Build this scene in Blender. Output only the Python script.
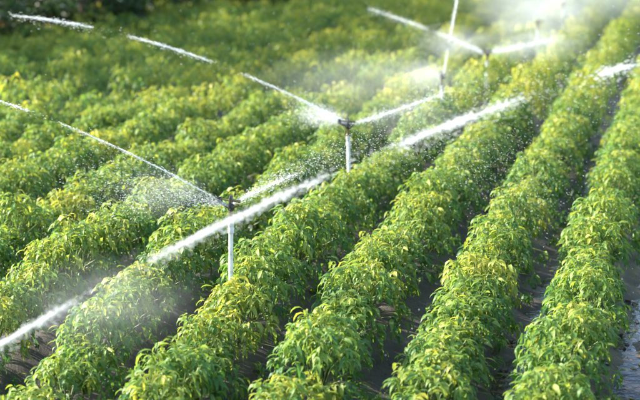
import bpy, math
import numpy as np
from mathutils import Vector, Matrix

for o in list(bpy.data.objects):
    bpy.data.objects.remove(o, do_unlink=True)
scene = bpy.context.scene
COL = scene.collection

# ------------------------------------------------------------------ camera
FPX = 1500.0                       # focal length in photo pixels (640 wide)
PITCH = math.atan(310 / FPX)
CAMH = 4.0
cam_d = bpy.data.cameras.new('camera')
cam_d.sensor_width = 36.0
cam_d.lens = FPX / 640 * 36.0
cam_d.clip_start = 0.1
cam_d.clip_end = 2000
cam_d.dof.use_dof = True
cam_d.dof.focus_distance = 13.6
cam_d.dof.aperture_fstop = 1.15
cam = bpy.data.objects.new('camera', cam_d)
COL.objects.link(cam)
cam.location = (0, 0, CAMH)
cam.rotation_euler = (math.pi / 2 - PITCH, 0, 0)
scene.camera = cam

# ------------------------------------------------------------------ sky, sun, exposure
SUN_AZ = 78.0                      # degrees to the left of the view direction (+Y)
SUN_EL = 28.0
world = bpy.data.worlds.new('World')
scene.world = world
world.use_nodes = True
wn = world.node_tree.nodes
wl = world.node_tree.links
wn.clear()
wo = wn.new('ShaderNodeOutputWorld')
wb = wn.new('ShaderNodeBackground')
sky = wn.new('ShaderNodeTexSky')
sky.sky_type = 'NISHITA'
sky.sun_disc = False
sky.sun_elevation = math.radians(SUN_EL)
sky.sun_rotation = math.radians(360 - SUN_AZ)
wl.new(sky.outputs[0], wb.inputs[0])
wb.inputs[1].default_value = 0.15
wl.new(wb.outputs[0], wo.inputs[0])

sun_d = bpy.data.lights.new('sun', 'SUN')
sun_d.energy = 5.0
sun_d.angle = math.radians(0.6)
sun_d.color = (1.0, 0.94, 0.80)
sun = bpy.data.objects.new('sun', sun_d)
COL.objects.link(sun)
_a, _e = math.radians(SUN_AZ), math.radians(SUN_EL)
TO_SUN = Vector((-math.sin(_a) * math.cos(_e), math.cos(_a) * math.cos(_e), math.sin(_e)))
sun.rotation_euler = TO_SUN.to_track_quat('Z', 'Y').to_euler()
sun.location = TO_SUN * 60

vs = scene.view_settings
vs.view_transform = 'Standard'
vs.look = 'None'
vs.gamma = 1.0
vs.use_curve_mapping = False
vs.exposure = 1.62
scene.render.engine = 'CYCLES'
scene.cycles.max_bounces = 8
scene.cycles.transparent_max_bounces = 12
scene.cycles.volume_bounces = 2
scene.render.resolution_x = 1024
scene.render.resolution_y = 640

# ------------------------------------------------------------------ geometry of the field
rng = np.random.default_rng(7)
CP, SP = math.cos(PITCH), math.sin(PITCH)
YAW = math.atan(390 * CP / FPX)            # rows run this far to the right of the view
R2 = np.array([math.sin(YAW), math.cos(YAW)])
L2 = np.array([-math.cos(YAW), math.sin(YAW)])
ROW_P = 0.985                                # row spacing
ROW_0 = 0.92
K_MIN, K_MAX = -4, 20


def row_L(k):
    return ROW_0 + ROW_P * k


def field(s, L):
    """row coordinates (along, left) -> ground x, y"""
    return R2[0] * s + L2[0] * L, R2[1] * s + L2[1] * L


def terr(s):
    """the ground falls away a little toward the near headland"""
    t = np.clip((13.5 - np.asarray(s, float)) / 5.0, 0, 1)
    return -0.55 * t * t * (3 - 2 * t)


def proj(x, y, z):
    z = z - CAMH
    d = y * CP - z * SP
    v = y * SP + z * CP
    return 320 + FPX * x / d, 200 - FPX * v / d, d


def unproj(px, py, z):
    a = (px - 320) / FPX
    b = (200 - py) / FPX
    dx, dy, dz = a, CP + b * SP, -SP + b * CP
    t = (z - CAMH) / dz
    return np.array([dx * t, dy * t, z])


# ------------------------------------------------------------------ helpers
def link(o):
    COL.objects.link(o)
    return o


def mesh_np(name, verts, faces, mats=None, smooth=True, tint=None):
    """faces: list of arrays (n,3) or (n,4)"""
    me = bpy.data.meshes.new(name)
    verts = np.asarray(verts, np.float32)
    if not isinstance(faces, list):
        faces = [faces]
    loops, totals = [], []
    for f in faces:
        f = np.asarray(f, np.int32)
        if len(f) == 0:
            continue
        loops.append(f.ravel())
        totals.append(np.full(len(f), f.shape[1], np.int32))
    loops = np.concatenate(loops)
    totals = np.concatenate(totals)
    starts = np.concatenate([[0], np.cumsum(totals)[:-1]]).astype(np.int32)
    me.vertices.add(len(verts))
    me.vertices.foreach_set('co', verts.ravel())
    me.loops.add(len(loops))
    me.loops.foreach_set('vertex_index', loops)
    me.polygons.add(len(totals))
    me.polygons.foreach_set('loop_start', starts)
    me.polygons.foreach_set('loop_total', totals)
    me.polygons.foreach_set('use_smooth', np.full(len(totals), smooth))
    me.update(calc_edges=True)
    if tint is not None:
        at = me.attributes.new('tint', 'FLOAT', 'POINT')
        at.data.foreach_set('value', np.asarray(tint, np.float32))
    if mats:
        me.materials.append(mats)
    return me


def obj(name, me, parent=None):
    o = bpy.data.objects.new(name, me)
    link(o)
    if parent is not None:
        o.parent = parent
    return o


def tag(o, label=None, cat=None, group=None, kind=None):
    if label:
        o['label'] = label
    if cat:
        o['category'] = cat
    if group:
        o['group'] = group
    if kind:
        o['kind'] = kind
    return o


def empty(name, loc, rz=0.0):
    o = bpy.data.objects.new(name, None)
    link(o)
    o.empty_display_size = 0.1
    o.location = loc
    o.rotation_euler = (0, 0, rz)
    return o


class MB:
    """collects tubes, boxes, lathes into one mesh"""

    def __init__(self):
        self.v, self.q, self.t = [], [], []
        self.n = 0

    def add(self, v, q=(), t=()):
        v = np.asarray(v, float)
        self.v.append(v)
        if len(q):
            self.q.append(np.asarray(q, int) + self.n)
        if len(t):
            self.t.append(np.asarray(t, int) + self.n)
        self.n += len(v)

    def tube(self, pts, rad, sides=8, cap=True):
        pts = np.asarray(pts, float)
        n = len(pts)
        rad = np.broadcast_to(np.asarray(rad, float), (n,))
        tg = np.gradient(pts, axis=0)
        tg /= np.linalg.norm(tg, axis=1)[:, None] + 1e-12
        ref = np.array([0.0, 0, 1]) if abs(tg[0][2]) < 0.9 else np.array([1.0, 0, 0])
        vs_ = []
        a = np.linspace(0, 2 * np.pi, sides, endpoint=False)
        for i in range(n):
            u = np.cross(tg[i], ref)
            if np.linalg.norm(u) < 1e-6:
                u = np.array([1.0, 0, 0])
            u /= np.linalg.norm(u)
            w = np.cross(u, tg[i])
            ref = w
            vs_.append(pts[i] + rad[i] * (np.cos(a)[:, None] * u + np.sin(a)[:, None] * w))
        v = np.concatenate(vs_)
        q = []
        for i in range(n - 1):
            for j in range(sides):
                k = (j + 1) % sides
                q.append((i * sides + j, i * sides + k, (i + 1) * sides + k, (i + 1) * sides + j))
        t = []
        if cap:
            v = np.concatenate([v, pts[:1], pts[-1:]])
            c0, c1 = len(v) - 2, len(v) - 1
            for j in range(sides):
                k = (j + 1) % sides
                t.append((c0, k, j))
                t.append((c1, (n - 1) * sides + j, (n - 1) * sides + k))
        self.add(v, q, t)

    def lathe(self, prof, sides=16):
        """prof: list of (r, z)"""
        self.tube_z([(0, 0, z) for r, z in prof], [r for r, z in prof], sides)

    def tube_z(self, pts, rad, sides):
        a = np.linspace(0, 2 * np.pi, sides, endpoint=False)
        v = []
        for (x, y, z), r in zip(pts, rad):
            for t in a:
                v.append((x + r * math.cos(t), y + r * math.sin(t), z))
        n = len(pts)
        q = []
        for i in range(n - 1):
            for j in range(sides):
                k = (j + 1) % sides
                q.append((i * sides + j, i * sides + k, (i + 1) * sides + k, (i + 1) * sides + j))
        v += [tuple(pts[0]), tuple(pts[-1])]
        c0, c1 = len(v) - 2, len(v) - 1
        t = []
        for j in range(sides):
            k = (j + 1) % sides
            t.append((c0, k, j))
            t.append((c1, (n - 1) * sides + j, (n - 1) * sides + k))
        self.add(v, q, t)

    def box(self, c, d, rot=None):
        s = np.array([(x, y, z) for x in (-.5, .5) for y in (-.5, .5) for z in (-.5, .5)]) * np.asarray(d)
        if rot is not None:
            s = s @ np.asarray(rot).T
        self.add(s + np.asarray(c), [(0, 1, 3, 2), (4, 6, 7, 5), (0, 4, 5, 1), (2, 3, 7, 6), (0, 2, 6, 4), (1, 5, 7, 3)])

    def mesh(self, name, mat, smooth=True):
        fs = []
        if self.q:
            fs.append(np.concatenate(self.q))
        if self.t:
            fs.append(np.concatenate(self.t))
        me = mesh_np(name, np.concatenate(self.v), fs, mat, smooth)
        if smooth:
            try:
                me.set_sharp_from_angle(angle=math.radians(40))
            except Exception:
                pass
        return me


# ------------------------------------------------------------------ materials
def new_mat(name):
    m = bpy.data.materials.new(name)
    m.use_nodes = True
    nt = m.node_tree
    return m, nt, nt.nodes, nt.links, nt.nodes['Principled BSDF'], nt.nodes['Material Output']


def ramp(N, pts):
    r = N.new('ShaderNodeValToRGB')
    el = r.color_ramp.elements
    while len(el) > 1:
        el.remove(el[-1])
    el[0].position, el[0].color = pts[0][0], (*pts[0][1], 1)
    for p, c in pts[1:]:
        e = el.new(p)
        e.color = (*c, 1)
    return r


def leaf_material(name, cols, tcols, trans=0.45, rough=0.5):
    m, nt, N, Lk, P, out = new_mat(name)
    at = N.new('ShaderNodeAttribute')
    at.attribute_name = 'tint'
    tc = N.new('ShaderNodeTexCoord')
    no = N.new('ShaderNodeTexNoise')
    no.inputs['Scale'].default_value = 35
    no.inputs['Detail'].default_value = 3
    Lk.new(tc.outputs['Object'], no.inputs['Vector'])
    oi = N.new('ShaderNodeObjectInfo')
    m1 = N.new('ShaderNodeMath'); m1.operation = 'MULTIPLY_ADD'
    m1.inputs[1].default_value = 0.22
    Lk.new(no.outputs['Fac'], m1.inputs[0])
    Lk.new(at.outputs['Fac'], m1.inputs[2])
    m2 = N.new('ShaderNodeMath'); m2.operation = 'MULTIPLY_ADD'
    m2.inputs[1].default_value = 0.16
    Lk.new(oi.outputs['Random'], m2.inputs[0])
    Lk.new(m1.outputs[0], m2.inputs[2])
    m3 = N.new('ShaderNodeMath'); m3.operation = 'SUBTRACT'
    m3.inputs[1].default_value = 0.19
    Lk.new(m2.outputs[0], m3.inputs[0])
    r1 = ramp(N, cols)
    r2 = ramp(N, tcols)
    Lk.new(m3.outputs[0], r1.inputs[0])
    Lk.new(m3.outputs[0], r2.inputs[0])
    Lk.new(r1.outputs[0], P.inputs['Base Color'])
    P.inputs['Roughness'].default_value = rough
    P.inputs['Specular IOR Level'].default_value = 0.5
    tr = N.new('ShaderNodeBsdfTranslucent')
    Lk.new(r2.outputs[0], tr.inputs['Color'])
    mx = N.new('ShaderNodeMixShader')
    mx.inputs[0].default_value = trans
    Lk.new(P.outputs[0], mx.inputs[1])
    Lk.new(tr.outputs[0], mx.inputs[2])
    bp = N.new('ShaderNodeBump')
    bp.inputs['Strength'].default_value = 0.25
    bp.inputs['Distance'].default_value = 0.01
    Lk.new(no.outputs['Fac'], bp.inputs['Height'])
    Lk.new(bp.outputs[0], P.inputs['Normal'])
    Lk.new(mx.outputs[0], out.inputs['Surface'])
    return m


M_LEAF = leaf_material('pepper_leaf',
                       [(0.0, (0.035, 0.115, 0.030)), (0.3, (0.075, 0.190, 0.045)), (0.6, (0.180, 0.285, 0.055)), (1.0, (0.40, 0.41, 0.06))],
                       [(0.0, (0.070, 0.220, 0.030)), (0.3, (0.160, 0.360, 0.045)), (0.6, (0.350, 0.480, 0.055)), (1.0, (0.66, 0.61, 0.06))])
M_TREE_LEAF = leaf_material('tree_leaf',
                            [(0.0, (0.018, 0.045, 0.018)), (0.5, (0.040, 0.085, 0.025)), (0.8, (0.10, 0.10, 0.03)), (1.0, (0.20, 0.10, 0.03))],
                            [(0.0, (0.030, 0.090, 0.020)), (0.5, (0.070, 0.160, 0.030)), (0.8, (0.16, 0.16, 0.03)), (1.0, (0.28, 0.13, 0.03))], 0.3, 0.5)


def simple_mat(name, col, rough=0.5, metal=0.0, noise=0.15, scale=20, bump=0.1, spec=0.5):
    m, nt, N, Lk, P, out = new_mat(name)
    tc = N.new('ShaderNodeTexCoord')
    no = N.new('ShaderNodeTexNoise')
    no.inputs['Scale'].default_value = scale
    no.inputs['Detail'].default_value = 5
    Lk.new(tc.outputs['Object'], no.inputs['Vector'])
    c = np.array(col)
    r = ramp(N, [(0.3, tuple(c * (1 - noise))), (0.7, tuple(np.minimum(c * (1 + noise), 1)))])
    Lk.new(no.outputs['Fac'], r.inputs[0])
    Lk.new(r.outputs[0], P.inputs['Base Color'])
    P.inputs['Roughness'].default_value = rough
    P.inputs['Metallic'].default_value = metal
    P.inputs['Specular IOR Level'].default_value = spec
    if bump:
        b = N.new('ShaderNodeBump')
        b.inputs['Strength'].default_value = bump
        b.inputs['Distance'].default_value = 0.004
        Lk.new(no.outputs['Fac'], b.inputs['Height'])
        Lk.new(b.outputs[0], P.inputs['Normal'])
    return m


M_STEM = simple_mat('pepper_stem', (0.13, 0.17, 0.05), 0.6, 0, 0.3, 40)
M_BARK = simple_mat('bark', (0.10, 0.075, 0.05), 0.9, 0, 0.4, 12, 0.6)
M_PVC = simple_mat('pale_plastic_pipe', (0.72, 0.72, 0.70), 0.38, 0, 0.08, 9, 0.04)
M_COUP = simple_mat('grey_coupling', (0.55, 0.56, 0.56), 0.42, 0, 0.1, 14, 0.05)
M_BRASS = simple_mat('dull_brass', (0.20, 0.15, 0.08), 0.42, 0.85, 0.25, 30, 0.1)
M_DARKPL = simple_mat('dark_plastic', (0.03, 0.032, 0.036), 0.4, 0, 0.2, 30, 0.05)
M_STEEL = simple_mat('spring_steel', (0.42, 0.42, 0.42), 0.3, 0.9, 0.1, 30, 0.0)
M_GRASS = simple_mat('grass_blade', (0.17, 0.21, 0.06), 0.5, 0, 0.2, 15, 0.0)


def pipe_material():
    m = simple_mat('splashed_plastic_pipe', (0.72, 0.72, 0.70), 0.38, 0, 0.08, 9, 0.04)
    N, Lk = m.node_tree.nodes, m.node_tree.links
    P = N['Principled BSDF']
    tc = N.new('ShaderNodeTexCoord')
    no = N.new('ShaderNodeTexNoise'); no.inputs['Scale'].default_value = 16; no.inputs['Detail'].default_value = 7
    Lk.new(tc.outputs['Object'], no.inputs['Vector'])
    mr = N.new('ShaderNodeMapRange'); mr.inputs['From Min'].default_value = .54; mr.inputs['From Max'].default_value = .70
    mr.inputs['To Max'].default_value = .75
    Lk.new(no.outputs['Fac'], mr.inputs['Value'])
    mx = N.new('ShaderNodeMix'); mx.data_type = 'RGBA'
    old = P.inputs['Base Color'].links[0].from_socket
    Lk.new(mr.outputs[0], mx.inputs['Factor']); Lk.new(old, mx.inputs['A'])
    mx.inputs['B'].default_value = (0.20, 0.15, 0.11, 1)
    Lk.new(mx.outputs['Result'], P.inputs['Base Color'])
    return m


M_PVC = pipe_material()


def soil_material():
    m, nt, N, Lk, P, out = new_mat('wet_soil')
    tc = N.new('ShaderNodeTexCoord')
    n1 = N.new('ShaderNodeTexNoise'); n1.inputs['Scale'].default_value = 1.7; n1.inputs['Detail'].default_value = 6
    n2 = N.new('ShaderNodeTexNoise'); n2.inputs['Scale'].default_value = 26; n2.inputs['Detail'].default_value = 8
    n2.inputs['Roughness'].default_value = 0.7
    for n in (n1, n2):
        Lk.new(tc.outputs['Object'], n.inputs['Vector'])
    r = ramp(N, [(0.3, (0.040, 0.033, 0.030)), (0.55, (0.080, 0.066, 0.058)), (0.75, (0.15, 0.125, 0.108))])
    mx = N.new('ShaderNodeMath'); mx.operation = 'MULTIPLY_ADD'
    mx.inputs[1].default_value = 0.45
    mm = N.new('ShaderNodeMath'); mm.operation = 'MULTIPLY'; mm.inputs[1].default_value = 0.6
    Lk.new(n1.outputs['Fac'], mm.inputs[0])
    Lk.new(n2.outputs['Fac'], mx.inputs[0])
    Lk.new(mm.outputs[0], mx.inputs[2])
    Lk.new(mx.outputs[0], r.inputs[0])
    Lk.new(r.outputs[0], P.inputs['Base Color'])
    rr = N.new('ShaderNodeMapRange')
    rr.inputs['From Min'].default_value = 0.35; rr.inputs['From Max'].default_value = 0.65
    rr.inputs['To Min'].default_value = 0.22; rr.inputs['To Max'].default_value = 0.75
    Lk.new(n1.outputs['Fac'], rr.inputs['Value'])
    Lk.new(rr.outputs[0], P.inputs['Roughness'])
    b = N.new('ShaderNodeBump'); b.inputs['Strength'].default_value = 0.8; b.inputs['Distance'].default_value = 0.03
    Lk.new(n2.outputs['Fac'], b.inputs['Height'])
    Lk.new(b.outputs[0], P.inputs['Normal'])
    return m


M_SOIL = soil_material()


def puddle_material():
    m, nt, N, Lk, P, out = new_mat('muddy_water')
    P.inputs['Base Color'].default_value = (0.035, 0.03, 0.025, 1)
    P.inputs['Roughness'].default_value = 0.06
    P.inputs['IOR'].default_value = 1.33
    P.inputs['Specular IOR Level'].default_value = 0.9
    tc = N.new('ShaderNodeTexCoord')
    n = N.new('ShaderNodeTexNoise'); n.inputs['Scale'].default_value = 14; n.inputs['Detail'].default_value = 4
    Lk.new(tc.outputs['Object'], n.inputs['Vector'])
    b = N.new('ShaderNodeBump'); b.inputs['Strength'].default_value = 0.5; b.inputs['Distance'].default_value = 0.02
    Lk.new(n.outputs['Fac'], b.inputs['Height'])
    Lk.new(b.outputs[0], P.inputs['Normal'])
    return m


M_PUDDLE = puddle_material()


def water_material(name, alpha, noise_scale=60):
    """frothy sprayed water: scatters the sun both ways, partly see-through"""
    m, nt, N, Lk, P, out = new_mat(name)
    P.inputs['Base Color'].default_value = (0.92, 0.95, 0.97, 1)
    P.inputs['Roughness'].default_value = 0.2
    P.inputs['IOR'].default_value = 1.33
    tr = N.new('ShaderNodeBsdfTranslucent'); tr.inputs['Color'].default_value = (0.92, 0.95, 0.98, 1)
    tp = N.new('ShaderNodeBsdfTransparent')
    m1 = N.new('ShaderNodeMixShader'); m1.inputs[0].default_value = 0.55
    Lk.new(P.outputs[0], m1.inputs[1]); Lk.new(tr.outputs[0], m1.inputs[2])
    tc = N.new('ShaderNodeTexCoord')
    no = N.new('ShaderNodeTexNoise'); no.inputs['Scale'].default_value = noise_scale; no.inputs['Detail'].default_value = 3
    Lk.new(tc.outputs['Object'], no.inputs['Vector'])
    mr = N.new('ShaderNodeMapRange')
    mr.inputs['From Min'].default_value = 0.3; mr.inputs['From Max'].default_value = 0.7
    mr.inputs['To Min'].default_value = alpha * 0.55; mr.inputs['To Max'].default_value = min(1, alpha * 1.35)
    Lk.new(no.outputs['Fac'], mr.inputs['Value'])
    m2 = N.new('ShaderNodeMixShader')
    Lk.new(mr.outputs[0], m2.inputs[0])
    Lk.new(tp.outputs[0], m2.inputs[1]); Lk.new(m1.outputs[0], m2.inputs[2])
    Lk.new(m2.outputs[0], out.inputs['Surface'])
    return m


M_STREAM = water_material('water_stream', 0.34)
M_DROP = water_material('water_drops', 0.5, 5)

# ------------------------------------------------------------------ ground


def smooth_noise(nx, ny, cx, cy, seed):
    g = np.random.default_rng(seed).random((cx + 2, cy + 2))
    x = np.linspace(0, cx, nx); y = np.linspace(0, cy, ny)
    xi = np.minimum(x.astype(int), cx - 1); yi = np.minimum(y.astype(int), cy - 1)
    fx = (x - xi); fy = (y - yi)
    fx = (fx * fx * (3 - 2 * fx))[:, None]; fy = (fy * fy * (3 - 2 * fy))[None, :]
    a = g[np.ix_(xi, yi)]; b = g[np.ix_(xi + 1, yi)]; c = g[np.ix_(xi, yi + 1)]; d = g[np.ix_(xi + 1, yi + 1)]
    return (a * (1 - fx) + b * fx) * (1 - fy) + (c * (1 - fx) + d * fx) * fy - 0.5


S0_, S1_ = 2.0, 72.0
LA, LB = row_L(K_MIN) - 0.475, row_L(K_MAX) + 0.475
ns, nl = 760, int((LB - LA) / 0.079)
ss = 2.0 + 70 * (np.linspace(0, 1, ns) ** 1.35)
ll = np.linspace(LA, LB, nl)
SS, LLg = np.meshgrid(ss, ll, indexing='ij')
zz = 0.075 * np.cos(2 * np.pi * (LLg - ROW_0) / ROW_P)
zz += 0.06 * smooth_noise(ns, nl, 60, 24, 1) + 0.075 * smooth_noise(ns, nl, 230, 95, 2) + 0.05 * smooth_noise(ns, nl, 500, 210, 3)
X, Y = field(SS, LLg)
zz += terr(SS)
V = np.stack([X, Y, zz], -1).reshape(-1, 3)
idx = np.arange(ns * nl).reshape(ns, nl)
Q = np.stack([idx[:-1, :-1], idx[1:, :-1], idx[1:, 1:], idx[:-1, 1:]], -1).reshape(-1, 4)[:, ::-1]
tag(obj('field_soil', mesh_np('field_soil', V, Q, M_SOIL)), kind='structure')
# wide ground sheet out to the horizon
g = 900.0
tag(obj('ground', mesh_np('ground', [(-g, -g, -1.1), (g, -g, -1.1), (g, g, -1.1), (-g, g, -1.1)], np.array([[0, 1, 2, 3]]), M_SOIL)), kind='structure')

# standing water in the furrows that the photo shows wet
for k in range(-2, 4):
    Lc = row_L(k) + ROW_P / 2
    n = 240
    s = np.linspace(6, 44, n)
    wv = 0.21
    a = field(s, Lc - wv * np.ones(n)); b = field(s, Lc + wv * np.ones(n))
    lev = -0.086 + (0.032 if k in (-2, -1, 0) else 0.0)
    vv = np.concatenate([np.stack([a[0], a[1], lev + terr(s)], -1), np.stack([b[0], b[1], lev + terr(s)], -1)])
    i = np.arange(n - 1)
    qq = np.stack([i, i + 1, n + i + 1, n + i], -1)
    tag(obj('furrow_water', mesh_np('furrow_water', vv, qq[:, ::-1], M_PUDDLE)), kind='structure')

# clods of mud in the open furrows
gc = np.random.default_rng(31)
IV = np.array([(0, 0, 1), (.89, 0, .45), (.28, .85, .45), (-.72, .53, .45), (-.72, -.53, .45), (.28, -.85, .45), (.72, .53, -.45), (-.28, .85, -.45), (-.89, 0, -.45), (-.28, -.85, -.45), (.72, -.53, -.45), (0, 0, -1)])
IF = np.array([(0, 1, 2), (0, 2, 3), (0, 3, 4), (0, 4, 5), (0, 5, 1), (1, 6, 2), (2, 7, 3), (3, 8, 4), (4, 9, 5), (5, 10, 1), (2, 6, 7), (3, 7, 8), (4, 8, 9), (5, 9, 10), (1, 10, 6), (7, 6, 11), (8, 7, 11), (9, 8, 11), (10, 9, 11), (6, 10, 11)])
n = 5200
kk_ = gc.integers(-3, 6, n)
cs = 6 + 20 * gc.random(n) ** 1.2
cL = row_L(kk_) + ROW_P / 2 + gc.normal(0, .17, n)
cx_, cy_ = field(cs, cL)
cr = 0.008 + 0.03 * gc.random(n) ** 3
cz_ = 0.075 * np.cos(2 * np.pi * (cL - ROW_0) / ROW_P) + terr(cs) + .004
cv = IV[None] * (1 + gc.normal(0, .22, (n, 12, 1))) * cr[:, None, None] * np.array([1, 1, .75]) + np.stack([cx_, cy_, cz_], -1)[:, None]
cf = IF[None] + (np.arange(n) * 12)[:, None, None]
tag(obj('mud_clods', mesh_np('mud_clods', cv.reshape(-1, 3), cf.reshape(-1, 3), M_SOIL, False)), 'small clods of wet mud lying along the furrows', 'mud clods', kind='stuff')

# ------------------------------------------------------------------ pepper plants
T_FINE = np.array([0, 0.22, 0.5, 0.78, 1.0]); W_FINE = np.array([0.06, 0.82, 1.0, 0.55, 0.0])
T_FAR = np.array([0, 0.42, 1.0]); W_FAR = np.array([0.0, 1.0, 0.0])


def leaves(pos, az, pit, droop, ln, wd, roll, fine=True):
    """batch of drooping folded leaves -> verts, quads, tris, verts-per-leaf"""
    n = len(pos)
    T, W = (T_FINE, W_FINE) if fine else (T_FAR, W_FAR)
    m = len(T)
    dt = np.diff(T)
    # centre line in (forward, up)
    cx = np.zeros((n, m)); cz = np.zeros((n, m))
    for i in range(1, m):
        ang = pit - droop * (T[i - 1] + T[i]) / 2
        cx[:, i] = cx[:, i - 1] + np.cos(ang) * dt[i - 1] * ln
        cz[:, i] = cz[:, i - 1] + np.sin(ang) * dt[i - 1] * ln
    fwd = np.stack([np.cos(az), np.sin(az), np.zeros(n)], -1)
    side = np.stack([-np.sin(az), np.cos(az), np.zeros(n)], -1)
    up = np.array([0, 0, 1.0])
    cen = pos[:, None] + cx[..., None] * fwd[:, None] + cz[..., None] * up
    ang = pit[:, None] - droop[:, None] * T[None]
    nrm = -np.sin(ang)[..., None] * fwd[:, None] + np.cos(ang)[..., None] * up
    sd = np.cos(roll)[:, None, None] * side[:, None] + np.sin(roll)[:, None, None] * nrm
    nn = np.cross(np.broadcast_to(fwd[:, None], sd.shape), sd)
    half = wd[:, None] * W[None] / 2
    wav = 1 + 0.12 * np.sin(T[None] * 11 + az[:, None] * 5)
    lft = cen + sd * (half * wav)[..., None] + nn * (half * 0.42)[..., None]
    rgt = cen - sd * half[..., None] + nn * (half * 0.42)[..., None]
    if fine:
        vs_ = np.concatenate([np.stack([lft[:, i], cen[:, i], rgt[:, i]], 1) for i in range(m - 1)] + [cen[:, m - 1:m]], 1)
        nv = vs_.shape[1]
        q, t = [], []
        for i in range(m - 2):
            a = i * 3
            q += [(a, a + 1, a + 4, a + 3), (a + 1, a + 2, a + 5, a + 4)]
        a = (m - 2) * 3
        t += [(a, a + 1, nv - 1), (a + 1, a + 2, nv - 1)]
    else:
        vs_ = np.stack([cen[:, 0], lft[:, 1], cen[:, 1], rgt[:, 1], cen[:, 2]], 1)
        nv = 5
        q = []
        t = [(0, 2, 1), (0, 3, 2), (1, 2, 4), (2, 3, 4)]
    off = (np.arange(n) * nv)[:, None, None]
    q = (np.array(q)[None] + off).reshape(-1, 4) if q else np.zeros((0, 4), int)
    t = (np.array(t)[None] + off).reshape(-1, 3)
    return vs_.reshape(-1, 3), q, t, nv


def plant_leaves(g, n_shoot, per, yel=0.0):
    """leaf parameters of one pepper bush; rows run along local Y"""
    P = dict(pos=[], az=[], pit=[], droop=[], ln=[], wd=[], roll=[], tint=[])
    H = g.uniform(0.60, 0.76)
    RX, RY = g.uniform(0.31, 0.375), g.uniform(0.29, 0.36)
    tips = []
    for i in range(n_shoot):
        rad = math.sqrt((i + 0.5) / n_shoot)
        th = i * 2.39996 + g.uniform(-0.4, 0.4)
        rad = min(1.0, rad * g.uniform(0.88, 1.1))
        x, y = rad * math.cos(th) * RX, rad * math.sin(th) * RY
        z = 0.13 + (H - 0.13) * math.sqrt(max(0.0, 1 - rad ** 2.4)) * g.uniform(0.86, 1.06)
        tips.append((x, y, z))
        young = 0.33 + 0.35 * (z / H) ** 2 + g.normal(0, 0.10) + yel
        base_az = math.atan2(y, x)
        kk = per + int(g.integers(-1, 2))
        for j in range(kk):
            a = j * 2.399 + g.uniform(0, 1.2)
            a = base_az + ((a - base_az + math.pi) % (2 * math.pi) - math.pi) * (1 - 0.45 * rad)
            dz = -0.11 * g.random() ** 1.0
            P['pos'].append((x + g.normal(0, .018) - 0.3 * dz * -x, y + g.normal(0, .018), max(0.05, z + dz)))
            P['az'].append(a)
            P['pit'].append(g.uniform(0.0, 0.75) - 0.35 * rad)
            P['droop'].append(g.uniform(1.1, 2.3))
            big = g.uniform(0.07, 0.135)
            P['ln'].append(big)
            P['wd'].append(big * g.uniform(0.22, 0.32))
            P['roll'].append(g.normal(0, 0.35))
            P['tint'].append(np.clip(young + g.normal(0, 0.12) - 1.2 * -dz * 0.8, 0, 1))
    return {k: np.array(v) for k, v in P.items()}, tips, H


def build_leaf_mesh(name, P, sel, fine=True):
    v, q, t, nv = leaves(*[P[k][sel] for k in ('pos', 'az', 'pit', 'droop', 'ln', 'wd', 'roll')], fine=fine)
    return mesh_np(name, v, [q, t], M_LEAF, True, np.repeat(P['tint'][sel], nv))


N_VAR = 15
N_BIG = 14
VAR = []
for i in range(N_VAR):
    gg = np.random.default_rng(100 + i)
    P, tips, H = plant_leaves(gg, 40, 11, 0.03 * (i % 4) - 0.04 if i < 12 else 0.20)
    n = len(P['az'])
    # big outer leaves become parts of their own on the bushes nearest to the lens
    score = P['ln'] * (0.5 + np.hypot(P['pos'][:, 0], P['pos'][:, 1]) + P['pos'][:, 2]) + gg.uniform(0, .02, n)
    order = np.argsort(-score)
    bigs, rest = order[:N_BIG], order[N_BIG:]
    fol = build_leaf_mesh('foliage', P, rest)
    leaf_me = []
    for b in bigs:
        p0 = P['pos'][b].copy()
        Pb = {k: v[b:b + 1].copy() for k, v in P.items()}
        Pb['pos'][:] = 0
        leaf_me.append((build_leaf_mesh('leaf', Pb, np.array([0])), tuple(p0)))
    mb = MB()
    mb.tube([(0, 0, -0.04), (0.008, 0.004, 0.1), (0, 0, 0.2)], [0.012, 0.010, 0.008], 5)
    for j, tp in enumerate(tips):
        if j % 2 == 0:
            tp = np.array(tp)
            mid = np.array([tp[0] * .45, tp[1] * .45, 0.2 + (tp[2] - .2) * .62])
            mb.tube([(0, 0, 0.14), mid, tp], [0.007, 0.005, 0.003], 4, cap=False)
    VAR.append((fol, leaf_me, mb.mesh('stem', M_STEM)))

# every planting spot in the rows
spots = []
for k in range(K_MIN, K_MAX + 1):
    s = 4.0 + rng.uniform(0, .3)
    while s < 68:
        L = row_L(k) + rng.normal(0, 0.03)
        x, y = field(s, L)
        px, py, d = proj(x, y, 0.35 + float(terr(s)))
        m_ = 260 * 10 / max(d, 1)
        if d > 5.5 and -m_ < px < 640 + m_ and -90 < py < 400 + 1.6 * m_ and L < (16.5 - 0.29 * max(0, s - 35) if s < 46.5 else 20) and rng.random() > .008:
            vis = -45 < px < 685 and py < 400 + 95 * 10 / d and py > -8
            spots.append((d, k, s, x, y, px, py, vis))
        s += rng.uniform(0.33, 0.44)
spots.sort(key=lambda t: t[0])

ROW_NAMES = {
    -2: 'second row beyond the widest wet furrow',
    -1: 'outer row along the widest wet furrow',
    0: 'row between the two puddled furrows',
    1: 'third row puddle-side of the risers',
    2: 'second row puddle-side of the risers',
    3: 'same row as the sprinkler risers',
    4: 'first row tree-side of the risers',
    5: 'second row tree-side of the risers',
    6: 'third row tree-side of the risers',
    7: 'fourth row tree-side of the risers',
    8: 'fifth row tree-side of the risers',
    9: 'sixth row tree-side of the risers',
}
SPR_S = 12.0                      # along-row position of the sharp sprinkler, then one every 4.75 m


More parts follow.
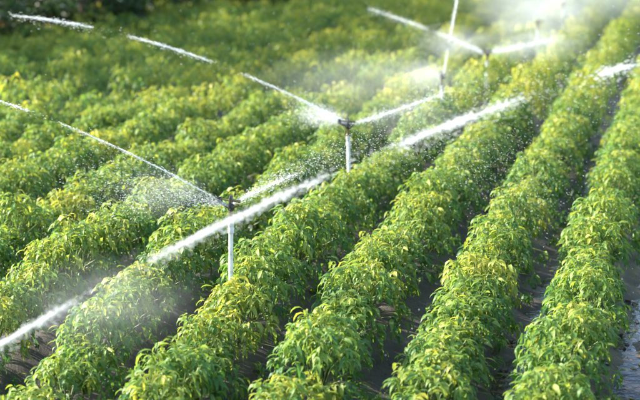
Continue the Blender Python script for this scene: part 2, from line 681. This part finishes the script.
def stretch_name(s):
    if s < SPR_S - 0.5:
        return 'before the sharp sprinkler'
    if s < SPR_S + 4.5:
        return 'between sharp and second sprinklers'
    if s < SPR_S + 9.2:
        return 'between second and third sprinklers'
    return 'past the third sprinkler'


# sunlit bushes: the yellow of the sun is put into their leaf tint
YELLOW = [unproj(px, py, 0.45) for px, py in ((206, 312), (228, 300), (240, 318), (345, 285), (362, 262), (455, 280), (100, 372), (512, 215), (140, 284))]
n_obj = 0
rest_spots = []
for (d, k, s, x, y, px, py, vis) in spots:
    if not vis or n_obj >= 300:
        rest_spots.append((d, k, s, x, y))
        continue
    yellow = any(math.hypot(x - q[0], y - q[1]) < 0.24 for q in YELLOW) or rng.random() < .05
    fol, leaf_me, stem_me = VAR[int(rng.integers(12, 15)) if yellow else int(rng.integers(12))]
    sc = rng.uniform(0.86, 1.16)
    flip = math.pi if rng.random() < .5 else 0
    root = empty('pepper_plant', (x, y, 0.03 + float(terr(s))), -YAW + flip + rng.normal(0, .22))
    root.scale = (sc, sc, sc * rng.uniform(0.92, 1.1))
    look = 'yellowish' if yellow else ('tall green' if sc > 1.06 else ('low green' if sc < 0.94 else 'green'))
    where = ROW_NAMES.get(k, 'far row toward the trees')
    tag(root, look + ' pepper plant, ' + where + ', ' + stretch_name(s), 'pepper plant', 'pepper plants, ' + where)
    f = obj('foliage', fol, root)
    f['kind'] = 'stuff'
    obj('stem', stem_me, root)
    if n_obj < 80:
        for me, p0 in leaf_me:
            lf = obj('leaf', me, root)
            lf.location = p0
    n_obj += 1

# the rest of the crop reads as one mass
FARV = []
for i in range(8):
    gg = np.random.default_rng(500 + i)
    P, tips, H = plant_leaves(gg, 24, 6)
    P['ln'] *= 1.18
    P['wd'] *= 1.25
    v, q, t, nv = leaves(*[P[k_] for k_ in ('pos', 'az', 'pit', 'droop', 'ln', 'wd', 'roll')], fine=False)
    FARV.append((v, t, np.repeat(P['tint'], nv)))
vl, tl, til, off = [], [], [], 0
for (d, k, s, x, y) in rest_spots:
    v, t, ti = FARV[int(rng.integers(8))]
    a = -YAW + rng.normal(0, .25) + (math.pi if rng.random() < .5 else 0)
    sc = rng.uniform(0.78, 1.24)
    ca, sa = math.cos(a) * sc, math.sin(a) * sc
    w = np.stack([v[:, 0] * ca - v[:, 1] * sa + x, v[:, 0] * sa + v[:, 1] * ca + y, v[:, 2] * sc * rng.uniform(.92, 1.1) * (1 + .28 * min(1, max(0, (s - 18) / 8)) * (1 if k in (2, 3) else .35)) + 0.03 + float(terr(s))], -1)
    vl.append(w); tl.append(t + off); til.append(np.clip(ti + rng.normal(.15 if row_L(k) < 9.5 else .0, .09), 0, 1)); off += len(w)  # rows away from the trees: sunlit yellow added to the leaf tint
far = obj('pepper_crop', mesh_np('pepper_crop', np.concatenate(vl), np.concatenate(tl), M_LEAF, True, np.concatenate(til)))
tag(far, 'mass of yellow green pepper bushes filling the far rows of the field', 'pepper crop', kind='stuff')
print('plants', n_obj, 'rest', len(rest_spots), 'far tris', sum(len(t) for t in tl))

# fallen leaves on the furrow soil
n = 1500
fs = 7 + 17 * gc.random(n); fL = row_L(gc.integers(-2, 5, n)) + ROW_P / 2 + gc.normal(0, .2, n)
fx_, fy_ = field(fs, fL)
fz_ = 0.075 * np.cos(2 * np.pi * (fL - ROW_0) / ROW_P) + terr(fs) + .018
fl_ = gc.uniform(.05, .11, n)
v, q, t, nv = leaves(np.stack([fx_, fy_, fz_], -1), gc.uniform(0, 6.28, n), gc.uniform(-.1, .35, n), gc.uniform(0, .8, n), fl_, fl_ * gc.uniform(.25, .4, n), gc.normal(0, .3, n), fine=False)
tag(obj('fallen_leaves', mesh_np('fallen_leaves', v, t, M_LEAF, True, np.repeat(gc.uniform(.3, 1.0, n), nv))), 'loose fallen leaves scattered on the furrow mud', 'fallen leaves', kind='stuff')

# ------------------------------------------------------------------ sprinklers
RISER_H = 1.16
HEAD_Z = 1.28


def head_meshes():
    """impact sprinkler head built round local +X as the direction of the jet"""
    out = []
    m = MB(); m.lathe([(0.024, 1.150), (0.026, 1.155), (0.026, 1.172), (0.021, 1.178), (0.017, 1.180), (0.017, 1.216), (0.021, 1.220), (0.021, 1.232), (0.015, 1.238)], 12)
    out.append(('bearing_sleeve', m.mesh('bearing_sleeve', M_BRASS)))
    m = MB(); m.lathe([(0.017, 1.232), (0.026, 1.242), (0.031, 1.262), (0.029, 1.284), (0.018, 1.298), (0.010, 1.302)], 14)
    # bridge frame over the body
    m.tube([(0.0, 0.026, 1.262), (0, 0.046, 1.285), (0, 0.046, 1.345), (0, 0.028, 1.366), (0, -0.028, 1.366), (0, -0.046, 1.345), (0, -0.046, 1.285), (0, -0.026, 1.262)], 0.0085, 8)
    out.append(('body', m.mesh('body', M_DARKPL)))
    e = math.radians(23)
    c, s = math.cos(e), math.sin(e)
    m = MB(); m.tube([(0.01, 0, 1.265), (0.01 + .05 * c, 0, 1.265 + .05 * s), (0.01 + .052 * c, 0, 1.265 + .052 * s), (0.01 + .10 * c, 0, 1.265 + .10 * s)], [0.017, 0.016, 0.013, 0.0095], 12)
    out.append(('nozzle', m.mesh('nozzle', M_BRASS)))
    m = MB(); m.tube([(-0.01, 0, 1.265), (-0.045, 0, 1.280), (-0.047, 0, 1.281), (-0.075, 0, 1.292)], [0.015, 0.014, 0.011, 0.0085], 12)
    out.append(('nozzle', m.mesh('nozzle', M_BRASS)))
    # impact arm with counterweight and spoon
    m = MB()
    m.tube([(-0.085, 0.012, 1.322), (-0.05, 0.010, 1.326), (0, 0, 1.328), (0.05, -0.006, 1.330), (0.088, -0.010, 1.334)], [0.016, 0.010, 0.0115, 0.008, 0.007], 8)
    m.tube([(0, 0, 1.300), (0, 0, 1.372)], 0.005, 8)
    out.append(('impact_arm', m.mesh('impact_arm', M_BRASS)))
    m = MB()
    m.box((0.098, -0.010, 1.328), (0.028, 0.006, 0.050), [[1, 0, .25], [0, 1, 0], [-.25, 0, 1]])
    m.box((0.116, 0.004, 1.326), (0.008, 0.034, 0.042))
    out.append(('deflector_spoon', m.mesh('deflector_spoon', M_DARKPL)))
    t = np.linspace(0, 2 * np.pi * 5, 70)
    m = MB(); m.tube(np.stack([.015 * np.cos(t), .015 * np.sin(t), 1.336 + .024 * t / t[-1]], -1), 0.0022, 5)
    out.append(('spring', m.mesh('spring', M_STEEL)))
    return out


HEAD = head_meshes()
_m = MB(); _m.lathe([(0.0205, -0.85), (0.0205, 0.3), (0.0205, 1.09), (0.0205, RISER_H)], 16)
ME_RISER = _m.mesh('riser_pipe', M_PVC)
_m = MB(); _m.lathe([(0.0225, 1.03), (0.029, 1.035), (0.029, 1.075), (0.026, 1.08), (0.026, 1.10), (0.029, 1.105), (0.029, 1.150), (0.023, 1.155)], 16)
ME_COUP = _m.mesh('coupling', M_COUP)

SPR_PX = [(-43, 368), (229, 206), (350, 125), (443, 77), (486, 54), (538, 23), (563, 5)]
SPR_Z = [1.28, 1.28, 1.27, 1.18, 1.14, 1.05, 1.05]
SPR = [unproj(px, py, z) for (px, py), z in zip(SPR_PX, SPR_Z)]
JET_AZ = [68.8, -79.8, -84.9, -172, -128, 120, 60]       # degrees clockwise from +Y
SPR_LABEL = [
    'impact sprinkler on pale riser whose long jet crosses in front of the others',
    'pale pipe riser with dark impact sprinkler head in sharp focus, crossed by a jet',
    'pale pipe riser with sprinkler head throwing a long thin broken jet toward the trees',
    'sprinkler riser shooting its thin jet almost straight up beside a round mist puff',
    'small white sprinkler riser with spray on both sides, among bright yellow bushes',
    'blurred sprinkler riser standing inside a thick white mist cloud',
    'farthest sprinkler riser at the hazy end of the row',
]
for i, p in enumerate(SPR):
    az = math.radians(90 - JET_AZ[i])
    root = empty('sprinkler', (p[0], p[1], p[2] - HEAD_Z), az)
    root.rotation_euler = (math.radians((0, .8, -1.2, .6, -.8, 1.5, .3)[i]), math.radians((0, -.6, .9, 1.3, -1.0, .5, 0)[i]), az)
    tag(root, SPR_LABEL[i], 'sprinkler', 'sprinklers along the pepper row')
    obj('riser_pipe', ME_RISER, root)
    obj('coupling', ME_COUP, root)
    made = {}
    for n, me in HEAD:
        par = {'nozzle': 'body', 'deflector_spoon': 'impact_arm', 'spring': 'impact_arm'}.get(n)
        made[n] = obj(n, me, made[par] if par else root)

# feeder pipe lying in the furrow behind the risers
sp_s = np.linspace(3, 60, 120)
Lp = row_L(3) + 0.45 + 0.03 * np.sin(sp_s * 0.7) + 0.02 * np.sin(sp_s * 1.9)
px_, py_ = field(sp_s, Lp)
mb = MB(); mb.tube(np.stack([px_, py_, -0.01 + 0.012 * np.sin(sp_s * 1.3) + terr(sp_s)], -1), 0.026, 10)
tag(obj('irrigation_pipe', mb.mesh('irrigation_pipe', M_PVC)), 'pale feeder pipe lying in the furrow beside the sprinkler risers', 'pipe')

# ------------------------------------------------------------------ water
OCT_V = np.array([(1, 0, 0), (-1, 0, 0), (0, 1, 0), (0, -1, 0), (0, 0, 1), (0, 0, -1)], float)
OCT_F = np.array([(0, 2, 4), (2, 1, 4), (1, 3, 4), (3, 0, 4), (2, 0, 5), (1, 2, 5), (3, 1, 5), (0, 3, 5)])


def drops_mesh(name, pos, r, dirs=None, stretch=1.0):
    n = len(pos)
    r = np.broadcast_to(r, (n,))
    v = OCT_V[None] * r[:, None, None]
    if dirs is not None:
        st = np.broadcast_to(stretch, (n,))
        dot = (v * dirs[:, None]).sum(-1)
        v = v + dirs[:, None] * (dot * (st[:, None] - 1))[..., None]
    v = v + pos[:, None]
    f = OCT_F[None] + (np.arange(n) * 6)[:, None, None]
    return mesh_np(name, v.reshape(-1, 3), f.reshape(-1, 3), M_DROP, True)


def plane_curve(o, az_deg, pts_px, deg=2, w0=3.0):
    """path of a jet in the vertical plane through its nozzle: height over distance"""
    a = math.radians(az_deg)
    h = np.array([math.sin(a), math.cos(a)])
    D, Z = [0.0], [o[2]]
    for px, py in pts_px:
        ra = (px - 320) / FPX; rb = (200 - py) / FPX
        ray = np.array([ra, CP + rb * SP, -SP + rb * CP])
        # camera ray meets the plane
        nrm = np.array([h[1], -h[0]])
        t = (nrm @ o[:2]) / (nrm @ ray[:2])
        q = ray * t + np.array([0, 0, CAMH])
        D.append((q[:2] - o[:2]) @ h); Z.append(q[2])
    D, Z = np.array(D), np.array(Z)
    w = np.ones(len(D)); w[0] = w0
    c = np.polyfit(D, Z, deg, w=w)

    def f(d):
        d = np.asarray(d, float)
        return np.stack([o[0] + h[0] * d, o[1] + h[1] * d, np.polyval(c, d)], -1)
    return f, D, Z


def jet(label, f, frags, r0, r1, dmax, n_drop, spread, g_, drop_r=(0.001, 0.003), core=0.5):
    """one jet of water: a thin broken core inside a feathered bundle of streaking drops"""
    o0 = f(np.array([0.0]))[0]
    root = empty('water_jet', tuple(o0))
    tag(root, label, 'water jet', 'jets thrown by the sprinklers')
    for a, b in frags:
        n = max(14, int((b - a) / 0.03))
        d = np.linspace(a, b, n)
        p = f(d) - o0
        u = (d - a) / (b - a)
        rr = core * (r0 + (r1 - r0) * d / dmax) * (0.12 + 0.88 * np.clip(np.minimum(u * 5, (1 - u) * 2.5), 0, 1))
        kn = np.arange(0, n + 6, 3)
        rr = rr * (1 + 0.25 * np.interp(np.arange(n), kn, g_.normal(0, 1, len(kn))) + 0.1 * g_.normal(0, 1, n)).clip(.35, 1.7)
        p = p + g_.normal(0, 1, p.shape) * rr[:, None] * 0.15
        m = MB()
        m.tube(p, rr, 7)
        obj('stream', m.mesh('stream', M_STREAM), root)
    fr = np.array(frags)
    wts = (fr[:, 1] - fr[:, 0]); wts = wts / wts.sum()
    which = g_.choice(len(fr), n_drop, p=wts)
    ln_ = fr[which, 1] - fr[which, 0]
    uu = g_.beta(1.25, 1.4, n_drop) * 1.10 - 0.05
    dd = fr[which, 0] + ln_ * uu
    stray = g_.random(n_drop) < .10
    dd = np.where(stray, g_.uniform(0.1, dmax, n_drop), dd).clip(0.03, dmax * 1.02)
    p = f(dd) - o0
    sp_ = (r0 + (r1 - r0) * dd / dmax) * spread * np.where(stray, 2.0, 1.0)
    p += g_.normal(0, 1, (n_drop, 3)) * sp_[:, None]
    low = g_.random(n_drop) < .22
    p[:, 2] -= np.where(low, np.abs(g_.normal(0, 1, n_drop)) * sp_ * 2.5, 0)
    tg = f(dd + .01) - f(dd); tg /= np.linalg.norm(tg, axis=1)[:, None]
    rad = np.exp(g_.normal(math.log(math.sqrt(drop_r[0] * drop_r[1])), .38, n_drop)).clip(drop_r[0] * .6, drop_r[1] * 1.4)
    dr = obj('droplets', drops_mesh('droplets', p, rad, tg, g_.uniform(1.5, 7.0, n_drop)), root)
    dr['kind'] = 'stuff'
    return root


def shower(label, o, az_deg, el, v, n, g_, r=(0.002, 0.006), el_sp=7, az_sp=6, v_sp=.16, tmax=2.0, drag=0.03, bias=1.0, group='showers of drops round the sprinklers'):
    """drops flung from a nozzle in a fan, caught at many moments of their flight"""
    az = np.radians(az_deg + g_.normal(0, az_sp, n)); e = np.radians(el + g_.normal(0, el_sp, n))
    sp = v * np.clip(1 + g_.normal(0, v_sp, n), .2, 2)
    vel = np.stack([np.sin(az) * np.cos(e), np.cos(az) * np.cos(e), np.sin(e)], -1) * sp[:, None]
    T = tmax * g_.random(n) ** bias
    steps = 50
    p = np.zeros((n, 3))
    for i in range(steps):
        dt = (T / steps)[:, None]
        vel = vel - np.array([0, 0, 9.8]) * dt - drag * vel * np.linalg.norm(vel, axis=1)[:, None] * dt
        p = p + vel * dt
    p += g_.normal(0, .02, p.shape) * (0.3 + T[:, None])
    keep = p[:, 2] + o[2] > 0.25
    p, vel = p[keep], vel[keep]
    dirs = vel / (np.linalg.norm(vel, axis=1)[:, None] + 1e-9)
    k = len(p)
    rad = np.exp(g_.normal(math.log(math.sqrt(r[0] * r[1])), .55, k)).clip(r[0] * .6, r[1] * 1.5)
    me = drops_mesh('water_spray', p, rad, dirs, g_.uniform(1.0, 4.5, k))
    ob = obj('water_spray', me)
    ob.location = tuple(o)
    tag(ob, label, 'water spray', group, kind='stuff')
    return ob


def dist_at(f, dmax, px):
    """distance along a jet where it passes photo column px"""
    d = np.linspace(0.02, dmax, 800)
    p = f(d)
    x = proj(p[:, 0], p[:, 1], p[:, 2])[0]
    return float(d[np.abs(x - px).argmin()])


gw = np.random.default_rng(77)
noz = [s + np.array([0, 0, 0.0]) for s in SPR]

f, D, Z = plane_curve(noz[0], 68.8, [(0, 353), (70, 317), (160, 255), (320, 180), (400, 136), (520, 98), (600, 74), (635, 68)], 2)
dm = D[-1] + .1
fr = [(dist_at(f, dm, a), dist_at(f, dm, b)) for a, b in ((-40, 72), (158, 326), (398, 524), (598, 636))]
jet('thick blurred white jet crossing in front of the sharp sprinkler riser', f, fr, 0.017, 0.033, dm, 5200, 0.66, gw, (0.0010, 0.0030), .50)

f, D, Z = plane_curve(noz[1], -79.8, [(155, 165), (67, 127), (22, 108), (0, 101)], 2)
dm = D[-1] + .4
fr = [(0.05, dist_at(f, dm, 66)), (dist_at(f, dm, 27), dm)]
jet('thin jet leaving the sharply focused sprinkler toward the trees', f, fr, 0.006, 0.012, dm, 2200, 0.7, gw, (0.0008, 0.0020), .70)

f, D, Z = plane_curve(noz[1], 51.0, [(262, 190), (300, 172), (335, 160), (370, 150)], 2)
jet('short jet on the puddle side of the sharply focused sprinkler, dissolving into drops', f, [(.05, D[2])], 0.007, 0.045, D[-1], 2200, 0.8, gw, (0.0007, 0.0022), .22)

f, D, Z = plane_curve(noz[2], -84.9, [(245, 76), (207, 60), (130, 37), (90, 25), (50, 19), (15, 17)], 2)
dm = D[-1] + .1
fr = [(0.05, dist_at(f, dm, 246)), (dist_at(f, dm, 208), dist_at(f, dm, 129)), (dist_at(f, dm, 90), dist_at(f, dm, 14))]
jet('long thin jet broken into three dashes reaching toward the dark trees', f, fr, 0.009, 0.017, dm, 3600, 0.7, gw, (0.001, 0.0026), .70)

f, D, Z = plane_curve(noz[2], 105.0, [(385, 115), (420, 101), (450, 91)], 2)
jet('soft jet on the puddle side of the second sprinkler', f, [(.05, D[-1])], 0.008, 0.050, D[-1], 2200, 0.8, gw, (0.0009, 0.0024), .22)

f, D, Z = plane_curve(noz[3], 179.0, [(448, 50), (455, 10), (457, 0)], 1)
jet('thin jet rising almost upright from the sprinkler with the round mist puff', f, [(.1, D[1]), (D[1] + .25, D[-1] + .6)], 0.012, 0.024, D[-1] + .6, 2600, 0.75, gw, (0.001, 0.0028), .4)

f, D, Z = plane_curve(noz[4], -128.0, [(435, 32), (400, 19), (370, 9)], 2)
jet('faint blurred jet arching over the bright yellow bushes', f, [(.1, D[1]), (D[1] + .2, D[-1])], 0.012, 0.036, D[-1], 3000, 0.8, gw, (0.001, 0.003), .30)

f, D, Z = plane_curve(noz[4], 75.0, [(500, 52), (535, 43), (560, 38)], 2)
jet('soft jet flung from the small white riser over the bright bushes', f, [(.1, D[-1])], 0.012, 0.070, D[-1], 2600, 0.8, gw, (0.001, 0.003), .2)

# finer spray from the second nozzle of each head
shower('arc of sparkling drops falling into the furrow beyond the sharp sprinkler', noz[1], 51, 23, 7.06, 8000, gw, (0.0006, 0.0021), 3.5, 4, .07, .70)
shower('feathery spray under the thin jet of the sharply focused sprinkler', noz[1], -80, 16, 6.0, 7000, gw, (0.0006, 0.0018), 9, 9, .25, .24)
shower('mist beside the second sprinkler riser on the puddled furrow side', noz[2], 110, 24, 8.5, 5000, gw, (0.0008, 0.0022), 6, 6, .18, .5)
shower('feathery spray round the head of the second sprinkler', noz[2], -85, 22, 5.0, 7000, gw, (0.0008, 0.0022), 10, 10, .3, .13)
shower('round puff of mist at the head of the sprinkler with the upright jet', noz[3], -105, 20, 3.4, 4500, gw, (0.0008, 0.0022), 35, 45, .5, .24)
shower('drifting spray from the sprinkler with the upright jet', noz[3], -120, 15, 7.0, 6000, gw, (0.0008, 0.0022), 10, 12, .3, .7)
shower('white spray flung past the bright yellow bushes', noz[4], 60, 16, 7.0, 8000, gw, (0.001, 0.0026), 7, 12, .3, .5)
shower('white spray on the tree side of the small white riser', noz[4], -128, 24, 6.0, 6000, gw, (0.001, 0.0026), 6, 8, .3, .3)
shower('thick white mist cloud round the blurred far sprinkler', noz[5], 20, 28, 7.0, 6000, gw, (0.0010, 0.0026), 18, 75, .45, .7)
shower('bright mist at the hazy far end of the sprinkler row', noz[6], 10, 30, 8.0, 9000, gw, (0.0012, 0.003), 20, 85, .45, .9)
# loose drops falling over the rows
n = 2600
pos = np.stack([gw.uniform(-5.5, 3.0, n), gw.uniform(10, 21, n), gw.uniform(0.6, 1.8, n)], -1)
db = obj('falling_drops', drops_mesh('falling_drops', pos, gw.uniform(.0010, .0026, n), np.tile([0, 0, 1.0], (n, 1)), gw.uniform(1, 3, n)))
tag(db, 'scattered fine drops falling over the pepper rows', 'water drops', kind='stuff')

# soft mist hanging where the spray is thickest: real volumes, denser at the core


def mist_material(name, dens):
    m = bpy.data.materials.new(name)
    m.use_nodes = True
    N, Lk = m.node_tree.nodes, m.node_tree.links
    N.clear()
    out = N.new('ShaderNodeOutputMaterial')
    pv = N.new('ShaderNodeVolumePrincipled')
    pv.inputs['Color'].default_value = (0.95, 0.97, 1.0, 1)
    pv.inputs['Anisotropy'].default_value = 0.0
    tc = N.new('ShaderNodeTexCoord')
    ln_ = N.new('ShaderNodeVectorMath'); ln_.operation = 'LENGTH'
    Lk.new(tc.outputs['Object'], ln_.inputs[0])
    fo = N.new('ShaderNodeMapRange'); fo.interpolation_type = 'SMOOTHSTEP'
    fo.inputs['From Min'].default_value = 0.1; fo.inputs['From Max'].default_value = 0.98
    fo.inputs['To Min'].default_value = 1.0; fo.inputs['To Max'].default_value = 0.0
    Lk.new(ln_.outputs['Value'], fo.inputs['Value'])
    no = N.new('ShaderNodeTexNoise'); no.inputs['Scale'].default_value = 2.6; no.inputs['Detail'].default_value = 3
    Lk.new(tc.outputs['Object'], no.inputs['Vector'])
    nr = N.new('ShaderNodeMapRange')
    nr.inputs['From Min'].default_value = 0.25; nr.inputs['From Max'].default_value = 0.75
    Lk.new(no.outputs['Fac'], nr.inputs['Value'])
    mu = N.new('ShaderNodeMath'); mu.operation = 'MULTIPLY'
    Lk.new(fo.outputs[0], mu.inputs[0]); Lk.new(nr.outputs[0], mu.inputs[1])
    mv = N.new('ShaderNodeMath'); mv.operation = 'MULTIPLY'; mv.inputs[1].default_value = dens
    Lk.new(mu.outputs[0], mv.inputs[0])
    Lk.new(mv.outputs[0], pv.inputs['Density'])
    Lk.new(pv.outputs[0], out.inputs['Volume'])
    return m


def mist(label, c, radii, rz, dens):
    m = MB()
    zs = np.linspace(-1, 1, 9)
    m.lathe([(math.sqrt(max(0, 1 - z * z)) + 1e-3, z) for z in zs], 14)
    o = obj('mist', m.mesh('mist', mist_material('mist', dens)))
    o.location = tuple(c); o.scale = radii; o.rotation_euler = (0, 0, rz)
    tag(o, label, 'mist', 'mist clouds round the sprinklers', kind='stuff')
    return o


def along(i, az_deg, dist, dz):
    a = math.radians(az_deg)
    return noz[i] + np.array([math.sin(a) * dist, math.cos(a) * dist, dz])


mist('pale mist under the thin jet of the sharply focused sprinkler', along(1, -80, .62, .10), (.55, .35, .30), .2, 0.5)
mist('pale mist at the head of the second sprinkler', along(2, -85, .32, .10), (.40, .24, .18), .1, 2.0)
mist('pale mist drifting beside the second sprinkler', along(2, 100, .7, .12), (1.1, .6, .35), -.2, 0.35)
mist('round mist puff at the sprinkler with the upright jet', along(3, -100, .28, .02), (.50, .45, .34), 0, 1.1)
mist('pale mist drifting past the sprinkler with the upright jet', along(3, -60, 1.2, -.1), (2.4, 1.6, .6), .3, 0.20)
mist('mist streak beside the small white riser', along(4, 70, .9, .15), (1.3, .8, .45), -.2, 0.7)
mist('mist streak on the tree side of the small white riser', along(4, -128, .7, .25), (1.0, .6, .4), .6, 0.7)
mist('thick white mist round the blurred far sprinkler', along(5, 0, .3, .1), (1.9, 1.5, .85), 0, 0.6)
mist('broad bright mist at the far end of the sprinkler row', along(6, 20, 1.0, .5), (4.2, 3.2, 1.5), 0, 0.42)
mist('low drifting mist over the bushes before the sharp sprinkler', np.append(unproj(105, 320, .6)[:2], .75), (1.0, .9, .45), 0, 0.30)

# ------------------------------------------------------------------ trees on the edge of the field


def tree_meshes(seed, height):
    g_ = np.random.default_rng(seed)
    mt = MB()
    mt.tube([(0, 0, -.3), (0.03, 0.02, .5), (-.05, .05, height * .4), (.05, 0, height * .8)], [.17, .13, .10, .03], 9)
    n = 8000
    cl = []
    for i in range(74):
        z = g_.uniform(0.2, 1.1) if i < 22 else g_.uniform(0.35, height)
        rmax = 1.75 * math.sin(math.pi * min(1, (z / height) * .74 + .24)) + .25
        th = g_.uniform(0, 6.28); rd = rmax * math.sqrt(g_.random())
        cl.append((rd * math.cos(th), rd * math.sin(th), z, g_.uniform(.35, .62)))
        if i % 3 == 0:
            mt.tube([(0, 0, z * .6), (cl[-1][0] * .5, cl[-1][1] * .5, z * .85), cl[-1][:3]], [.05, .03, .012], 5, cap=False)
    cl = np.array(cl)
    w = g_.integers(0, len(cl), n)
    u = g_.normal(0, 1, (n, 3)); u /= np.linalg.norm(u, axis=1)[:, None]
    pos = cl[w, :3] + u * cl[w, 3:4] * (g_.random(n) ** .4)[:, None]
    pos[:, 2] = np.maximum(pos[:, 2], .12)
    ln = g_.uniform(.14, .26, n)
    v, q, t, nv = leaves(pos, g_.uniform(0, 6.28, n), g_.uniform(-.4, .6, n), g_.uniform(.3, 1.4, n), ln, ln * .5, g_.normal(0, .6, n), fine=False)
    ti = np.clip(.25 + .12 * g_.normal(0, 1, n) + .25 * (cl[w, 2] * 7 % 1 < .25), 0, 1)
    ti = np.where((pos[:, 2] < 1.0) & (g_.random(n) < .3), g_.uniform(.6, 1, n), ti)      # dry low leaves
    return mt.mesh('trunk', M_BARK), mesh_np('crown', v, t, M_TREE_LEAF, True, np.repeat(ti, nv))


TREES = [tree_meshes(900 + i, h) for i, h in enumerate((7.6, 8.6, 7.0))]
for i, s in enumerate(np.arange(25.5, 45.5, 1.8)):
    x, y = field(s + rng.normal(0, .3), 17.6 - 0.29 * (s - 35) + rng.normal(0, .3))
    root = empty('tree', (x, y, -0.2), rng.uniform(0, 6.28))
    tag(root, 'dark leafy tree with browned lower leaves in the row edging the field', 'tree', 'trees along the field edge')
    tm, cm = TREES[i % 3]
    obj('trunk', tm, root)
    obj('crown', cm, root)
    sc = rng.uniform(.88, 1.12)
    root.scale = (sc, sc, sc)

# ------------------------------------------------------------------ tall weed grass between the rows
wp = unproj(146, 300, 0.2)
root = empty('weed_grass', (wp[0], wp[1], 0.0))
tag(root, 'wispy tall grass weed poking up between the pepper bushes', 'weed')
for i in range(11):
    a = rng.uniform(0, 6.28); lng = rng.uniform(.75, 1.05); le = rng.uniform(.15, .55)
    t = np.linspace(0, 1, 9)
    cx = np.cos(a) * le * t ** 1.8; cy = np.sin(a) * le * t ** 1.8
    cz = lng * (t - .32 * t ** 3 * le * 2)
    wdt = .006 * (1 - t ** 2) + .0006
    sx, sy = -math.sin(a), math.cos(a)
    v = np.concatenate([np.stack([cx + sx * wdt, cy + sy * wdt, cz], -1), np.stack([cx, cy, cz - .003], -1), np.stack([cx - sx * wdt, cy - sy * wdt, cz], -1)])
    q = []
    for j in range(8):
        q += [(j, j + 1, 9 + j + 1, 9 + j), (9 + j, 9 + j + 1, 18 + j + 1, 18 + j)]
    obj('blade', mesh_np('blade', v, np.array(q), M_GRASS), root)
